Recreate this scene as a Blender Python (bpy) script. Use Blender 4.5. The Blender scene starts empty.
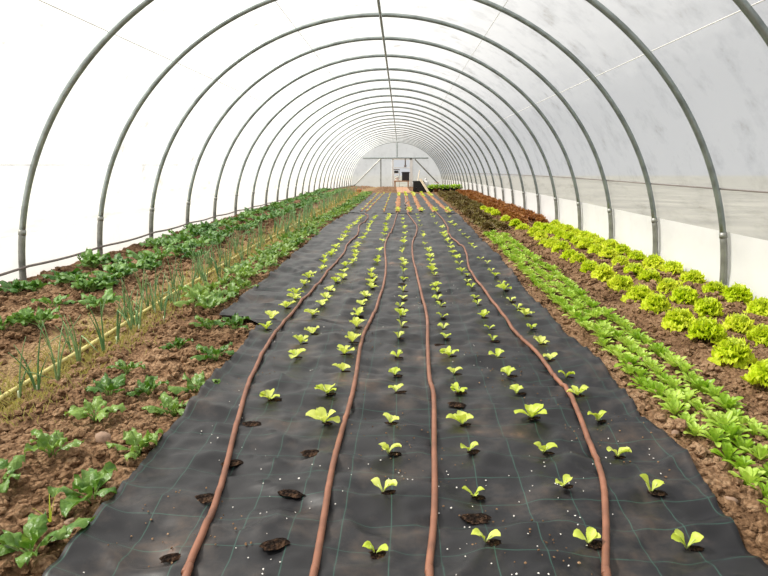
import bpy, math, random
from mathutils import Vector, Matrix, noise
R = math.radians
random.seed(7)
C = bpy.context.scene.collection
scene = bpy.context.scene

# positions read from image pixels, projected onto a flat ground plane, metres: (across, along)
SEEDLINGS=[
[(-0.94,3.99),(-0.96,4.26),(-0.92,4.59),(-0.9,4.86),(-0.94,5.14),(-0.93,5.5),(-0.94,5.83),(-0.94,6.09),(-0.88,6.32),(-0.91,6.73),(-0.95,7.11),(-0.92,7.48),(-0.92,7.53),(-0.93,8.13),(-0.94,8.86),(-0.94,9.33),(-0.96,9.73),(-0.97,10.39),(-0.97,10.88),(-0.95,11.35),(-0.94,11.76),(-0.93,12.25),(-0.93,12.73),(-0.92,13.2)],
[(-0.64,2.73),(-0.63,3.37),(-0.65,3.67),(-0.62,3.95),(-0.67,4.3),(-0.65,4.63),(-0.65,4.88),(-0.66,5.23),(-0.65,5.61),(-0.61,5.87),(-0.63,6.16),(-0.66,6.62),(-0.6,6.92),(-0.61,7.33),(-0.63,7.6),(-0.66,8.08),(-0.65,8.36),(-0.64,9),(-0.64,9.62),(-0.62,10.14),(-0.65,10.75),(-0.66,11.28),(-0.66,11.81),(-0.65,12.5),(-0.65,13.21)],
[(-0.34,2.44),(-0.37,2.77),(-0.33,3.1),(-0.35,3.4),(-0.33,3.68),(-0.33,4.04),(-0.34,4.35),(-0.34,4.66),(-0.33,4.97),(-0.3,5.36),(-0.31,5.67),(-0.33,5.88),(-0.35,6.21),(-0.32,6.89),(-0.32,7.24),(-0.33,7.78),(-0.33,8.86),(-0.34,9.55),(-0.34,10.15),(-0.35,10.83),(-0.36,11.33),(-0.37,12.04),(-0.36,12.75),(-0.35,13.39)],
[(-0.08,1.58),(-0.07,1.89),(-0.06,2.19),(-0.06,2.45),(-0.04,2.79),(-0.05,3.07),(-0.04,3.37),(-0.04,3.76),(-0.02,4.03),(-0.03,4.36),(-0.04,4.66),(-0.02,4.95),(-0.02,5.29),(-0.02,5.89),(-0.02,6.22),(-0.01,6.62),(-0.03,6.93),(-0.04,7.6),(-0.04,8.04),(-0.02,8.54),(-0.02,9.15),(-0.01,9.85),(-0.02,10.6),(-0.05,11.54),(-0.06,12.42),(-0.07,13.29)],
[(0.24,1.61),(0.24,1.92),(0.25,2.2),(0.25,2.49),(0.26,2.83),(0.26,3.09),(0.26,3.42),(0.26,3.79),(0.26,4.01),(0.27,4.35),(0.28,4.68),(0.27,4.96),(0.28,5.3),(0.28,5.57),(0.29,5.93),(0.28,6.29),(0.29,6.57),(0.29,6.95),(0.3,7.32),(0.3,7.67),(0.3,8.05),(0.27,8.55),(0.28,9.43),(0.29,10.17),(0.27,11.04),(0.26,11.85),(0.25,12.78),(0.24,13.57)],
[(0.54,1.63),(0.54,1.92),(0.54,2.22),(0.55,2.51),(0.54,2.82),(0.55,3.11),(0.54,3.43),(0.56,3.76),(0.57,4.02),(0.57,4.35),(0.57,4.73),(0.58,5),(0.59,5.36),(0.58,5.63),(0.61,5.98),(0.59,6.31),(0.6,6.74),(0.6,7.13),(0.59,7.62),(0.6,8.04),(0.62,8.43),(0.61,8.89),(0.61,9.52),(0.62,9.96),(0.64,10.69),(0.58,11.64),(0.59,12.79),(0.57,13.59)],
[(0.83,1.64),(0.83,1.91),(0.82,2.21),(0.84,2.52),(0.83,2.81),(0.85,3.1),(0.83,3.38),(0.84,3.69),(0.86,4.06),(0.88,4.39),(0.87,4.65),(0.87,4.95),(0.87,5.28),(0.89,5.58),(0.88,5.95),(0.89,6.28),(0.91,6.75),(0.89,7.2),(0.91,8.12),(0.92,8.55),(0.94,9.23),(0.91,9.59),(0.91,10.36),(0.9,11.25),(0.87,11.87),(0.9,12.8),(0.94,14.01)],
]
HOLES=[(-0.66,1.54),(-0.66,1.83),(-0.65,2.12),(-0.65,2.43),(-0.37,1.58),(-0.38,1.88),(-0.36,2.19),(0.23,1.78),(0.24,2.68),(0.24,1.78),(-0.03,5.62),(0.22,3.64)]
HOSES=[
[(-0.58,1.43),(-0.59,1.46),(-0.61,1.75),(-0.67,2.15),(-0.78,2.85),(-0.81,3.14),(-0.85,3.87),(-0.83,4.98),(-0.8,6.18),(-0.77,7.54),(-0.81,8.51),(-0.76,9.76),(-0.84,11.05),(-0.79,12.27),(-0.81,13.23),(-0.92,13.9)],
[(-0.24,1.43),(-0.24,1.48),(-0.25,1.76),(-0.26,2.19),(-0.25,2.68),(-0.25,2.97),(-0.27,3.73),(-0.23,4.44),(-0.2,5.42),(-0.21,6.58),(-0.28,8.32),(-0.26,9.64),(-0.22,10.72),(-0.2,13.25),(-0.18,14.37)],
[(0.07,1.44),(0.07,1.49),(0.1,1.81),(0.12,2.27),(0.14,2.77),(0.13,3.01),(0.14,3.59),(0.16,4.33),(0.14,5.17),(0.1,6.79),(0.09,7.84),(0.11,8.88),(0.19,10.25),(0.19,11.28),(0.09,13.26),(0.03,14.38)],
[(0.54,1.45),(0.55,1.5),(0.63,1.75),(0.7,2.02),(0.75,2.38),(0.79,2.78),(0.79,3.01),(0.78,3.5),(0.73,4.08),(0.7,5.19),(0.68,6.35),(0.76,7.59),(0.77,8.35),(0.69,9.67),(0.74,10.76),(0.76,12.1),(0.72,14.11),(0.66,15.38)],
]
LEFT=[(-0.95,1.41),(-0.95,1.45),(-0.96,1.94),(-0.98,2.93),(-0.98,3.46),(-1.02,4.18)]
LEFT2=[(-1.32,4.22),(-1.35,4.92),(-1.35,6.57),(-1.38,8.09),(-1.41,11.65),(-1.35,12.83),(-1.3,14.04)]
LEFT3=[(-1.21,13.09),(-1.25,23.9)]
RIGHT=[(0.99,1.48),(1,1.53),(1,1.65),(1.03,1.9),(1.07,2.19),(1.07,2.38),(1.04,2.52),(1.08,3.02),(1.09,3.56),(1.05,4.04),(1.07,4.69),(1.05,5.25),(1.1,6.19),(1.14,7.29),(1.12,8.08),(1.14,10.28),(1.17,14.24)]
RIGHT3=[(1.17,14.24),(1.05,24.84)]
FAR=[
[(-1.06,15.42),(-1.06,24.52)],
[(-0.94,16),(-0.84,24.53)],
[(-0.52,14.18),(-0.6,24.54)],
[(-0.19,14.93),(-0.27,24.55)],
[(0.09,14.68),(-0.01,24.56)],
[(0.37,14.69),(0.27,24.57)],
[(0.7,14.96),(0.58,24.58)],
[(1.02,14.97),(0.86,24.59)],
]
HA=[(1.84,3.01),(1.85,3.38),(1.92,3.83),(1.89,4.16),(1.91,4.61),(1.94,5.03),(1.93,5.45),(1.94,5.97),(1.98,7),(1.96,7.29),(1.99,7.81),(1.98,8.26),(1.95,8.57),(2.02,9.15),(2.04,9.68),(2,9.91),(2.02,10.63),(1.97,11.06),(2.01,10.7),(1.93,11.06),(1.98,12.22),(1.95,12.4),(1.94,13.41),(1.95,14.29),(1.92,15.21)]
HB=[(2.27,3.79),(2.25,4.08),(2.27,4.54),(2.28,4.96),(2.3,5.33),(2.35,5.88),(2.42,7.77),(2.4,8.16),(2.42,8.68),(2.38,8.96),(2.35,9.31),(2.39,10.07),(2.35,10.37),(2.35,11.02),(2.32,10.82)]
HC=[(2.69,4.55),(2.74,5.02),(2.71,5.35),(2.75,5.81),(2.75,6.25),(2.84,8.55),(2.8,8.9),(2.79,9.3),(2.81,10.21),(2.83,10.66),(2.85,11.09),(2.8,11.24)]
M1=[(1.22,1.98),(1.23,2.1),(1.23,2.22),(1.21,2.32),(1.21,2.45),(1.22,2.68),(1.22,3.07),(1.23,3.65),(1.23,4.46),(1.24,5.57),(1.28,7.88),(1.29,9.7)]
M2=[(1.33,2.14),(1.34,2.22),(1.32,2.31),(1.32,2.42),(1.32,2.63),(1.33,3.08),(1.35,3.85),(1.37,5.34),(1.38,7.36),(1.41,9.7)]
M3=[(1.45,2.35),(1.46,2.56),(1.46,2.67),(1.47,2.9),(1.48,3.3),(1.5,3.68),(1.49,4.13),(1.44,4.63),(1.51,5.72),(1.5,7.06),(1.53,8.82)]
SPN=[(-1.06,1.53),(-1.05,1.85),(-1.03,2.16),(-1.35,2.13),(-1.36,2.48),(-1.06,2.62),(-1.46,3.02),(-1.26,2.82),(-1.04,2.88),(-1.08,3.32),(-1.4,3.58),(-1.34,4),(-1.16,3.98),(-1.39,1.89),(-1.42,2.74)]
SPF=[(-1.42,5.09),(-1.49,5.61),(-1.65,6.17),(-1.51,6.17),(-1.53,6.43),(-1.44,6.43),(-1.64,7),(-1.56,7.25),(-1.46,7.25),(-1.5,7.7),(-1.69,8.09),(-1.64,8.76),(-1.55,8.77),(-1.53,9.42),(-1.52,10.01),(-1.67,10.5),(-1.51,10.68),(-1.5,11.45),(-1.46,12.82),(-1.49,14.88),(-1.49,13.92)]
WL=[(-3.24,4.89),(-3.14,4.98),(-2.67,4.45),(-3.01,5.24),(-2.45,3.91),(-2.65,3.81),(-2.58,3.94),(-2.36,4.53),(-2.67,5.03),(-2.85,5.15),(-2.65,5.25),(-2.69,5.62),(-2.99,6.16),(-3.18,6.04),(-3.07,5.35),(-2.73,5.05),(-2.66,5.18),(-2.73,5.62),(-2.74,5.95),(-2.74,6.32),(-2.62,6.13),(-2.72,6.66),(-2.69,7.04),(-2.69,7.38),(-3.23,6.17),(-3.23,7.83),(-2.97,7.65),(-2.95,8.04),(-2.47,6.97),(-2.66,7.85),(-2.75,8.49),(-3.08,9.51),(-3.24,9.22)]
PIPE=[(-1.93,2.65),(-1.94,2.94),(-1.95,3.46),(-1.98,4.27),(-2.02,5.31),(-2.02,5.87),(-2.06,7.19),(-2.1,8.46),(-2.06,9.44),(-2.09,11.85),(-2.13,21.61)]
ON=[(-1.95,2.74),(-1.88,2.76),(-1.83,2.83),(-1.78,2.93),(-1.84,3.25),(-1.82,3.5),(-1.82,3.67),(-1.9,4.12),(-1.86,4.09),(-1.95,4.9),(-1.9,5.65),(-1.97,5.91),(-1.84,5.11),(-1.91,4.48),(-2.01,3.3),(-2.02,3.5)]
STONES=[(-1.23,2.29),(-0.96,1.68),(1.08,1.92),(1.02,1.63),(1.04,1.91),(1.05,1.85),(1.13,1.88),(0.86,2.74),(1.16,2.42),(-1.89,25.67)]

# ------------------------------------------------------------------ helpers
class MB:
    def __init__(s): s.v = []; s.f = []; s.m = []; s.mi = 0
    def add(s, vs, fs):
        o = len(s.v); s.v += [tuple(v) for v in vs]
        s.f += [tuple(i + o for i in f) for f in fs]; s.m += [s.mi] * len(fs)
    def grid(s, rows):
        n, m = len(rows), len(rows[0])
        s.add([p for r in rows for p in r],
              [(i*m+j, i*m+j+1, (i+1)*m+j+1, (i+1)*m+j) for i in range(n-1) for j in range(m-1)])
    def tube(s, path, rad, n=8, cap=True):
        path = [Vector(p) for p in path]; rings = []
        prev = None
        for i, p in enumerate(path):
            t = (path[min(i+1, len(path)-1)] - path[max(i-1, 0)]).normalized()
            if prev is None:
                a = Vector((0, 0, 1)) if abs(t.z) < .9 else Vector((0, 1, 0))
                u = t.cross(a).normalized()
            else:
                u = (prev - t * prev.dot(t)).normalized()
            prev = u; w = t.cross(u)
            r = rad(i/(len(path)-1)) if callable(rad) else rad
            rings.append([p + (u*math.cos(2*math.pi*k/n) + w*math.sin(2*math.pi*k/n))*r for k in range(n)])
        vs = [v for r in rings for v in r]; fs = []
        for i in range(len(rings)-1):
            for k in range(n):
                fs.append((i*n+k, i*n+(k+1) % n, (i+1)*n+(k+1) % n, (i+1)*n+k))
        if cap:
            fs.append(tuple(range(n-1, -1, -1))); fs.append(tuple((len(rings)-1)*n+k for k in range(n)))
        s.add(vs, fs)
    def box(s, x0, x1, y0, y1, z0, z1, M=None):
        vs = [Vector((x, y, z)) for x in (x0, x1) for y in (y0, y1) for z in (z0, z1)]
        if M is not None: vs = [M @ v for v in vs]
        s.add(vs, [(0,1,3,2), (4,6,7,5), (0,4,5,1), (2,3,7,6), (0,2,6,4), (1,5,7,3)])
    def mesh(s, name, *mats, smooth=True):
        me = bpy.data.meshes.new(name); me.from_pydata(s.v, [], s.f); me.update()
        for m in mats: me.materials.append(m)
        if len(mats) > 1: me.polygons.foreach_set('material_index', s.m)
        if smooth: me.polygons.foreach_set('use_smooth', [True]*len(me.polygons))
        return me

def link(name, me, parent=None, loc=None, rot=None, sc=None):
    o = bpy.data.objects.new(name, me); C.objects.link(o)
    if parent: o.parent = parent
    if loc is not None: o.location = loc
    if rot is not None: o.rotation_euler = rot
    if sc is not None: o.scale = (sc, sc, sc) if not isinstance(sc, tuple) else sc
    return o
def tag(o, label=None, cat=None, group=None, kind=None):
    if label: o['label'] = label
    if cat: o['category'] = cat
    if group: o['group'] = group
    if kind: o['kind'] = kind
    return o
def struct(o, label=None): return tag(o, label, None, None, 'structure')
def bev(o, w=.006, seg=2):
    m = o.modifiers.new('bevel', 'BEVEL'); m.width = w; m.segments = seg; m.limit_method = 'ANGLE'; return o

ONES = 'zeroth first second third fourth fifth sixth seventh eighth ninth tenth eleventh twelfth thirteenth fourteenth fifteenth sixteenth seventeenth eighteenth nineteenth'.split()
TENS = {2: 'twent', 3: 'thirt', 4: 'fort', 5: 'fift', 6: 'sixt', 7: 'sevent', 8: 'eight', 9: 'ninet'}
def nth(n):
    if n < 20: return ONES[n]
    if n >= 100: return 'hundred' + ('th' if n == 100 else '-and-' + nth(n-100))
    return TENS[n//10] + ('ieth' if n % 10 == 0 else 'y-' + ONES[n % 10])

# ------------------------------------------------------------------ materials
def mat(name):
    m = bpy.data.materials.new(name); m.use_nodes = True
    nt = m.node_tree; nt.nodes.clear()
    out = nt.nodes.new('ShaderNodeOutputMaterial')
    return m, nt, out
def N(nt, t, **kw):
    n = nt.nodes.new(t)
    for k, v in kw.items():
        if k in n.inputs: n.inputs[k].default_value = v
        else: setattr(n, k, v)
    return n
def L(nt, a, b): nt.links.new(a, b)
def rgba(c): return (c[0], c[1], c[2], 1)
def ramp(nt, fac, stops):
    r = nt.nodes.new('ShaderNodeValToRGB'); e = r.color_ramp.elements
    while len(e) < len(stops): e.new(.5)
    for el, (p, c) in zip(e, stops): el.position = p; el.color = rgba(c)
    L(nt, fac, r.inputs['Fac']); return r
def simple(name, col, rough=.6, metal=0, var=0, scale=20, spec=.4):
    m, nt, out = mat(name)
    b = N(nt, 'ShaderNodeBsdfPrincipled', Roughness=rough, Metallic=metal)
    b.inputs['Specular IOR Level'].default_value = spec
    if var:
        tc = N(nt, 'ShaderNodeTexCoord'); n = N(nt, 'ShaderNodeTexNoise', Scale=scale, Detail=4.)
        L(nt, tc.outputs['Object'], n.inputs['Vector'])
        r = ramp(nt, n.outputs['Fac'], [(.3, [c*(1-var) for c in col]), (.7, [min(1, c*(1+var)) for c in col])])
        L(nt, r.outputs['Color'], b.inputs['Base Color'])
    else: b.inputs['Base Color'].default_value = rgba(col)
    L(nt, b.outputs[0], out.inputs[0]); return m
def leafmat(name, col, col2, rough=.45, trans=.35, spec=.4, tcol=None, scale=25, bump=.0):
    m, nt, out = mat(name)
    tc = N(nt, 'ShaderNodeTexCoord'); n = N(nt, 'ShaderNodeTexNoise', Scale=float(scale), Detail=3.)
    L(nt, tc.outputs['Object'], n.inputs['Vector'])
    oi = N(nt, 'ShaderNodeObjectInfo')
    a = N(nt, 'ShaderNodeMath', operation='MULTIPLY_ADD'); L(nt, oi.outputs['Random'], a.inputs[0]); a.inputs[1].default_value = .5; a.inputs[2].default_value = -.25
    s = N(nt, 'ShaderNodeMath', operation='ADD'); L(nt, n.outputs['Fac'], s.inputs[0]); L(nt, a.outputs[0], s.inputs[1])
    r = ramp(nt, s.outputs[0], [(.25, col), (.75, col2)])
    b = N(nt, 'ShaderNodeBsdfPrincipled', Roughness=rough); b.inputs['Specular IOR Level'].default_value = spec
    L(nt, r.outputs['Color'], b.inputs['Base Color'])
    t = N(nt, 'ShaderNodeBsdfTranslucent')
    mx = N(nt, 'ShaderNodeMix', data_type='RGBA', blend_type='MULTIPLY'); mx.inputs[0].default_value = 1
    L(nt, r.outputs['Color'], mx.inputs[6]); mx.inputs[7].default_value = rgba(tcol or (1., 1., .7))
    L(nt, mx.outputs[2], t.inputs['Color'])
    ms = N(nt, 'ShaderNodeMixShader'); ms.inputs[0].default_value = trans
    L(nt, b.outputs[0], ms.inputs[1]); L(nt, t.outputs[0], ms.inputs[2]); L(nt, ms.outputs[0], out.inputs[0])
    if bump:
        n2 = N(nt, 'ShaderNodeTexNoise', Scale=90., Detail=2.); L(nt, tc.outputs['Object'], n2.inputs['Vector'])
        bp = N(nt, 'ShaderNodeBump', Strength=bump, Distance=.01); L(nt, n2.outputs['Fac'], bp.inputs['Height']); L(nt, bp.outputs[0], b.inputs['Normal'])
    return m

M_seed = leafmat('seedling leaf', (.56, .68, .07), (.78, .85, .22), trans=.4)
M_seedstem = leafmat('seedling stem', (.6, .68, .25), (.7, .75, .4))
M_frill = leafmat('frilly lettuce leaf', (.62, .77, .02), (.84, .91, .09), trans=.46, rough=.5, spec=.25)
M_heart = leafmat('frilly lettuce heart', (.66, .80, .05), (.80, .90, .16), trans=.38, rough=.5, spec=.25)
M_mache = leafmat('salad rosette leaf', (.27, .46, .03), (.54, .70, .14), trans=.38, rough=.4)
M_spin = leafmat('spinach leaf', (.06, .165, .014), (.24, .38, .075), trans=.30, rough=.36, spec=.5, bump=.5)
M_spstem = leafmat('spinach stalk', (.25, .42, .10), (.36, .52, .18), trans=.3)
M_wspin = leafmat('dark spinach leaf', (.045, .15, .018), (.17, .33, .06), trans=.25, rough=.42, spec=.5, bump=.5)
M_onion = leafmat('onion leaf', (.12, .27, .10), (.28, .42, .18), trans=.15, rough=.4)
M_rust = leafmat('red lettuce leaf', (.30, .11, .03), (.46, .22, .07), trans=.3)
M_bronze = leafmat('bronze lettuce leaf', (.13, .085, .03), (.26, .22, .07), trans=.25)
M_weed = leafmat('dry weed blade', (.42, .36, .12), (.42, .44, .14), trans=.3)

def soilmat(name, dark, mid, light, sc=1.):
    m, nt, out = mat(name)
    tc = N(nt, 'ShaderNodeTexCoord')
    n1 = N(nt, 'ShaderNodeTexNoise', Scale=2.2*sc, Detail=6., Roughness=.65); n2 = N(nt, 'ShaderNodeTexNoise', Scale=38.*sc, Detail=6., Roughness=.7)
    for n in (n1, n2): L(nt, tc.outputs['Object'], n.inputs['Vector'])
    a = N(nt, 'ShaderNodeMath', operation='MULTIPLY_ADD'); L(nt, n1.outputs['Fac'], a.inputs[0]); a.inputs[1].default_value = .8; a.inputs[2].default_value = -.4
    s = N(nt, 'ShaderNodeMath', operation='ADD'); L(nt, n2.outputs['Fac'], s.inputs[0]); L(nt, a.outputs[0], s.inputs[1])
    r = ramp(nt, s.outputs[0], [(.28, dark), (.5, mid), (.74, light)])
    b = N(nt, 'ShaderNodeBsdfPrincipled', Roughness=.95); b.inputs['Specular IOR Level'].default_value = .1
    L(nt, r.outputs['Color'], b.inputs['Base Color'])
    v = N(nt, 'ShaderNodeTexVoronoi', Scale=55.*sc); L(nt, tc.outputs['Object'], v.inputs['Vector'])
    h = N(nt, 'ShaderNodeMath', operation='SUBTRACT'); L(nt, n2.outputs['Fac'], h.inputs[0]); L(nt, v.outputs['Distance'], h.inputs[1])
    bp = N(nt, 'ShaderNodeBump', Strength=.9, Distance=.02); L(nt, h.outputs[0], bp.inputs['Height']); L(nt, bp.outputs[0], b.inputs['Normal'])
    L(nt, b.outputs[0], out.inputs[0]); return m, nt, r, b, tc
M_soil, nt, r_, b_, tc_ = soilmat('garden soil', (.075, .042, .022), (.215, .125, .068), (.42, .28, .17))
# the trodden tan strip beside the yellow pipe and the reddish beds further back are other earths, mixed in by place
sx = N(nt, 'ShaderNodeSeparateXYZ'); L(nt, tc_.outputs['Object'], sx.inputs[0])
nz = N(nt, 'ShaderNodeTexNoise', Scale=3., Detail=4.); L(nt, tc_.outputs['Object'], nz.inputs['Vector'])
ax = N(nt, 'ShaderNodeMath', operation='MULTIPLY_ADD'); L(nt, nz.outputs['Fac'], ax.inputs[0]); ax.inputs[1].default_value = .5; L(nt, sx.outputs['X'], ax.inputs[2])
mr = N(nt, 'ShaderNodeMapRange', interpolation_type='SMOOTHSTEP'); L(nt, ax.outputs[0], mr.inputs[0])
d1 = N(nt, 'ShaderNodeMath', operation='SUBTRACT'); L(nt, ax.outputs[0], d1.inputs[0]); d1.inputs[1].default_value = -1.80
d2 = N(nt, 'ShaderNodeMath', operation='ABSOLUTE'); L(nt, d1.outputs[0], d2.inputs[0])
L(nt, d2.outputs[0], mr.inputs[0]); mr.inputs[1].default_value = .38; mr.inputs[2].default_value = .15; mr.inputs[3].default_value = 0; mr.inputs[4].default_value = .75
tan = ramp(nt, nz.outputs['Fac'], [(.3, (.30, .20, .10)), (.7, (.42, .31, .16))])
mx = N(nt, 'ShaderNodeMix', data_type='RGBA'); L(nt, mr.outputs[0], mx.inputs[0]); L(nt, r_.outputs['Color'], mx.inputs[6]); L(nt, tan.outputs['Color'], mx.inputs[7])
L(nt, mx.outputs[2], b_.inputs['Base Color'])
M_clod = soilmat('soil crumb', (.10, .055, .028), (.25, .15, .083), (.46, .31, .19), 1.)[0]
M_holeshade = soilmat('shade-painted planting soil', (.006, .004, .003), (.022, .013, .009), (.13, .075, .045), 1.6)[0]  # hole soil taken near black: shade under the fabric put into its colour
M_redsoil = soilmat('reddish soil streak', (.30, .14, .07), (.44, .23, .13), (.54, .32, .19), 1.)[0]
M_stone = simple('stone', (.30, .20, .14), .85, var=.3, scale=14)
M_grass = simple('field grass', (.24, .235, .20), .9, var=.4, scale=.6)

# woven ground cover: black cloth, green marker threads every 15 cm, dust
M_fab, nt, out = mat('black woven ground cover')
tc = N(nt, 'ShaderNodeTexCoord'); sep = N(nt, 'ShaderNodeSeparateXYZ')
wob = N(nt, 'ShaderNodeTexNoise', Scale=1.6, Detail=2.); L(nt, tc.outputs['Object'], wob.inputs['Vector'])
wm = N(nt, 'ShaderNodeVectorMath', operation='MULTIPLY_ADD'); L(nt, wob.outputs['Color'], wm.inputs[0]); wm.inputs[1].default_value = (.03, .05, 0); L(nt, tc.outputs['Object'], wm.inputs[2])
L(nt, wm.outputs[0], sep.inputs[0])
def lines(sock, off, width):
    a = N(nt, 'ShaderNodeMath', operation='ADD'); L(nt, sock, a.inputs[0]); a.inputs[1].default_value = off + 30
    p = N(nt, 'ShaderNodeMath', operation='PINGPONG'); L(nt, a.outputs[0], p.inputs[0]); p.inputs[1].default_value = .075
    c = N(nt, 'ShaderNodeMath', operation='LESS_THAN'); L(nt, p.outputs[0], c.inputs[0]); c.inputs[1].default_value = width
    return c.outputs[0]
lx = lines(sep.outputs['X'], .025, .0016); ly = lines(sep.outputs['Y'], .04, .0013)
mxl = N(nt, 'ShaderNodeMath', operation='MAXIMUM'); L(nt, lx, mxl.inputs[0]); L(nt, ly, mxl.inputs[1])
fl = N(nt, 'ShaderNodeMath', operation='MULTIPLY'); L(nt, mxl.outputs[0], fl.inputs[0]); fl.inputs[1].default_value = .36
dn = N(nt, 'ShaderNodeTexNoise', Scale=2.3, Detail=8., Roughness=.7); L(nt, tc.outputs['Object'], dn.inputs['Vector'])
base = ramp(nt, dn.outputs['Fac'], [(.35, (.006, .006, .007)), (.50, (.009, .009, .011)), (.56, (.026, .022, .021)), (.63, (.05, .036, .028)), (.72, (.18, .10, .065))])
m1 = N(nt, 'ShaderNodeMix', data_type='RGBA'); L(nt, fl.outputs[0], m1.inputs[0]); L(nt, base.outputs['Color'], m1.inputs[6]); m1.inputs[7].default_value = (.05, .16, .12, 1)
b = N(nt, 'ShaderNodeBsdfPrincipled', Roughness=.43); b.inputs['Specular IOR Level'].default_value = .42
L(nt, m1.outputs[2], b.inputs['Base Color'])
w1 = N(nt, 'ShaderNodeTexWave', Scale=160.); w2 = N(nt, 'ShaderNodeTexWave', Scale=160., bands_direction='Y')
wa = N(nt, 'ShaderNodeMath', operation='ADD')
for w, i in ((w1, 0), (w2, 1)): L(nt, tc.outputs['Object'], w.inputs['Vector']); L(nt, w.outputs['Fac'], wa.inputs[i])
bp = N(nt, 'ShaderNodeBump', Strength=.12, Distance=.001); L(nt, wa.outputs[0], bp.inputs['Height']); L(nt, bp.outputs[0], b.inputs['Normal'])
L(nt, b.outputs[0], out.inputs[0])

def film(name, clear, col, dirt, dif=.25, streak=(1, 1, 1), back=0):
    m, nt, out = mat(name)
    tc = N(nt, 'ShaderNodeTexCoord'); mp = N(nt, 'ShaderNodeMapping'); mp.inputs['Scale'].default_value = streak
    L(nt, tc.outputs['Object'], mp.inputs[0])
    n = N(nt, 'ShaderNodeTexNoise', Scale=3., Detail=7., Roughness=.65); L(nt, mp.outputs[0], n.inputs['Vector'])
    r = ramp(nt, n.outputs['Fac'], [(.50, col), (.62, [c*(1-dirt*.35) for c in col]), (.74, [col[0]*(1-dirt), col[1]*(1-dirt*1.1), col[2]*(1-dirt*1.25)])])
    t = N(nt, 'ShaderNodeBsdfTranslucent'); d = N(nt, 'ShaderNodeBsdfDiffuse')
    L(nt, r.outputs['Color'], t.inputs[0]); L(nt, r.outputs['Color'], d.inputs[0])
    n2 = N(nt, 'ShaderNodeTexNoise', Scale=1.6, Detail=3.); L(nt, mp.outputs[0], n2.inputs['Vector'])
    bp = N(nt, 'ShaderNodeBump', Strength=.35, Distance=.08); L(nt, n2.outputs['Fac'], bp.inputs['Height'])
    L(nt, bp.outputs[0], t.inputs['Normal']); L(nt, bp.outputs[0], d.inputs['Normal'])
    a = N(nt, 'ShaderNodeMixShader'); a.inputs[0].default_value = dif; L(nt, t.outputs[0], a.inputs[1]); L(nt, d.outputs[0], a.inputs[2])
    tr = N(nt, 'ShaderNodeBsdfTransparent')
    c = N(nt, 'ShaderNodeMixShader'); c.inputs[0].default_value = clear; L(nt, a.outputs[0], c.inputs[1]); L(nt, tr.outputs[0], c.inputs[2])
    L(nt, c.outputs[0], out.inputs[0]); return m
M_film = film('greenhouse film', .55, (.84, .84, .83), .55, .12)
M_side = film('side film', .45, (.84, .83, .80), .45, .25, (1, .5, 2.5))
M_skirt = film('white skirt film', .05, (.96, .96, .95), .08, .62)
M_end = film('end film', .30, (.88, .90, .91), .25, .25)

M_steel = simple('galvanised steel', (.30, .34, .33), .42, .65, .25, 9)
M_post = simple('weathered post steel', (.25, .255, .235), .5, .5, .35, 7)
M_hose = simple('terracotta hose', (.215, .092, .054), .5, 0, .28, 11, .4)
M_yel = simple('yellow pipe', (.52, .46, .17), .5, 0, .25, 9)
M_blackp = simple('black plastic', (.02, .02, .022), .45)
M_cable = simple('grey brown pipe', (.20, .17, .155), .6, 0, .2, 5)
M_cord = simple('pale cord', (.80, .80, .78), .7)
M_whitew = simple('white painted timber', (.82, .82, .80), .6, 0, .06, 6)
M_timber = simple('brown timber', (.42, .24, .14), .75, 0, .3, 9)
M_plank = simple('pale plank', (.62, .52, .38), .7, 0, .15, 9)
M_white = simple('white plastic', (.85, .85, .85), .5)
M_terr = simple('terracotta pot', (.55, .22, .11), .8, 0, .15, 14)
M_orange = simple('orange plastic', (.75, .33, .16), .5)
M_petal = simple('red petals', (.8, .16, .05), .6, 0, .2, 30)
M_perl = simple('white crumb', (.75, .73, .68), .8)

# ------------------------------------------------------------------ ground and tunnel
END = 44.0
def interp(tab, y):
    if y <= tab[0][1]: return tab[0][0]
    for (x0, y0), (x1, y1) in zip(tab, tab[1:]):
        if y <= y1: return x0 + (x1-x0)*(y-y0)/max(1e-6, y1-y0)
    return tab[-1][0]
def drop(y): return 0 if y < 24 else -.41*(y-24)/20
def hdrop(y): return 0 if y < 10 else -.41*((y-10)/34)**1.4
def cx(y): return -.312 - .0080*y
def nz3(x, y, s, z=0.): return noise.noise(Vector((x*s, y*s, z)))
def wrinkle(x, y):
    q = 1 - abs(noise.noise(Vector((x*3.6+y*.8, y*5.2, 2.2))))*2
    a = .022*noise.noise(Vector((x*2.4, y*4.6, 1.3))) + .016*q*q*(q > 0) + .020*noise.noise(Vector((x*5.5+3+y, y*9, 5.1))) + .009*noise.noise(Vector((x*13-y*3, y*18, 8.)))
    return a
LEFTN = [(x, y) for x, y in LEFT] 
LEFTW = [(-1.02, 4.14), (-1.10, 4.17), (-1.33, 4.20)] + [(x, y) for x, y in LEFT2 if y > 4.3]
LEFTALL = [(-.95, .6)] + LEFTN[:-1] + LEFTW
RIGHTALL = [(.97, .6)] + sorted(RIGHT, key=lambda t: t[1])
def fab_left(y): return interp(LEFTALL, y) if y < 14 else interp([(-1.29, 14), (-1.25, 24)], y)
def fab_right(y): return interp(RIGHTALL, y) if y < 14 else interp([(1.17, 14), (1.06, 24.5)], y)

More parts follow.
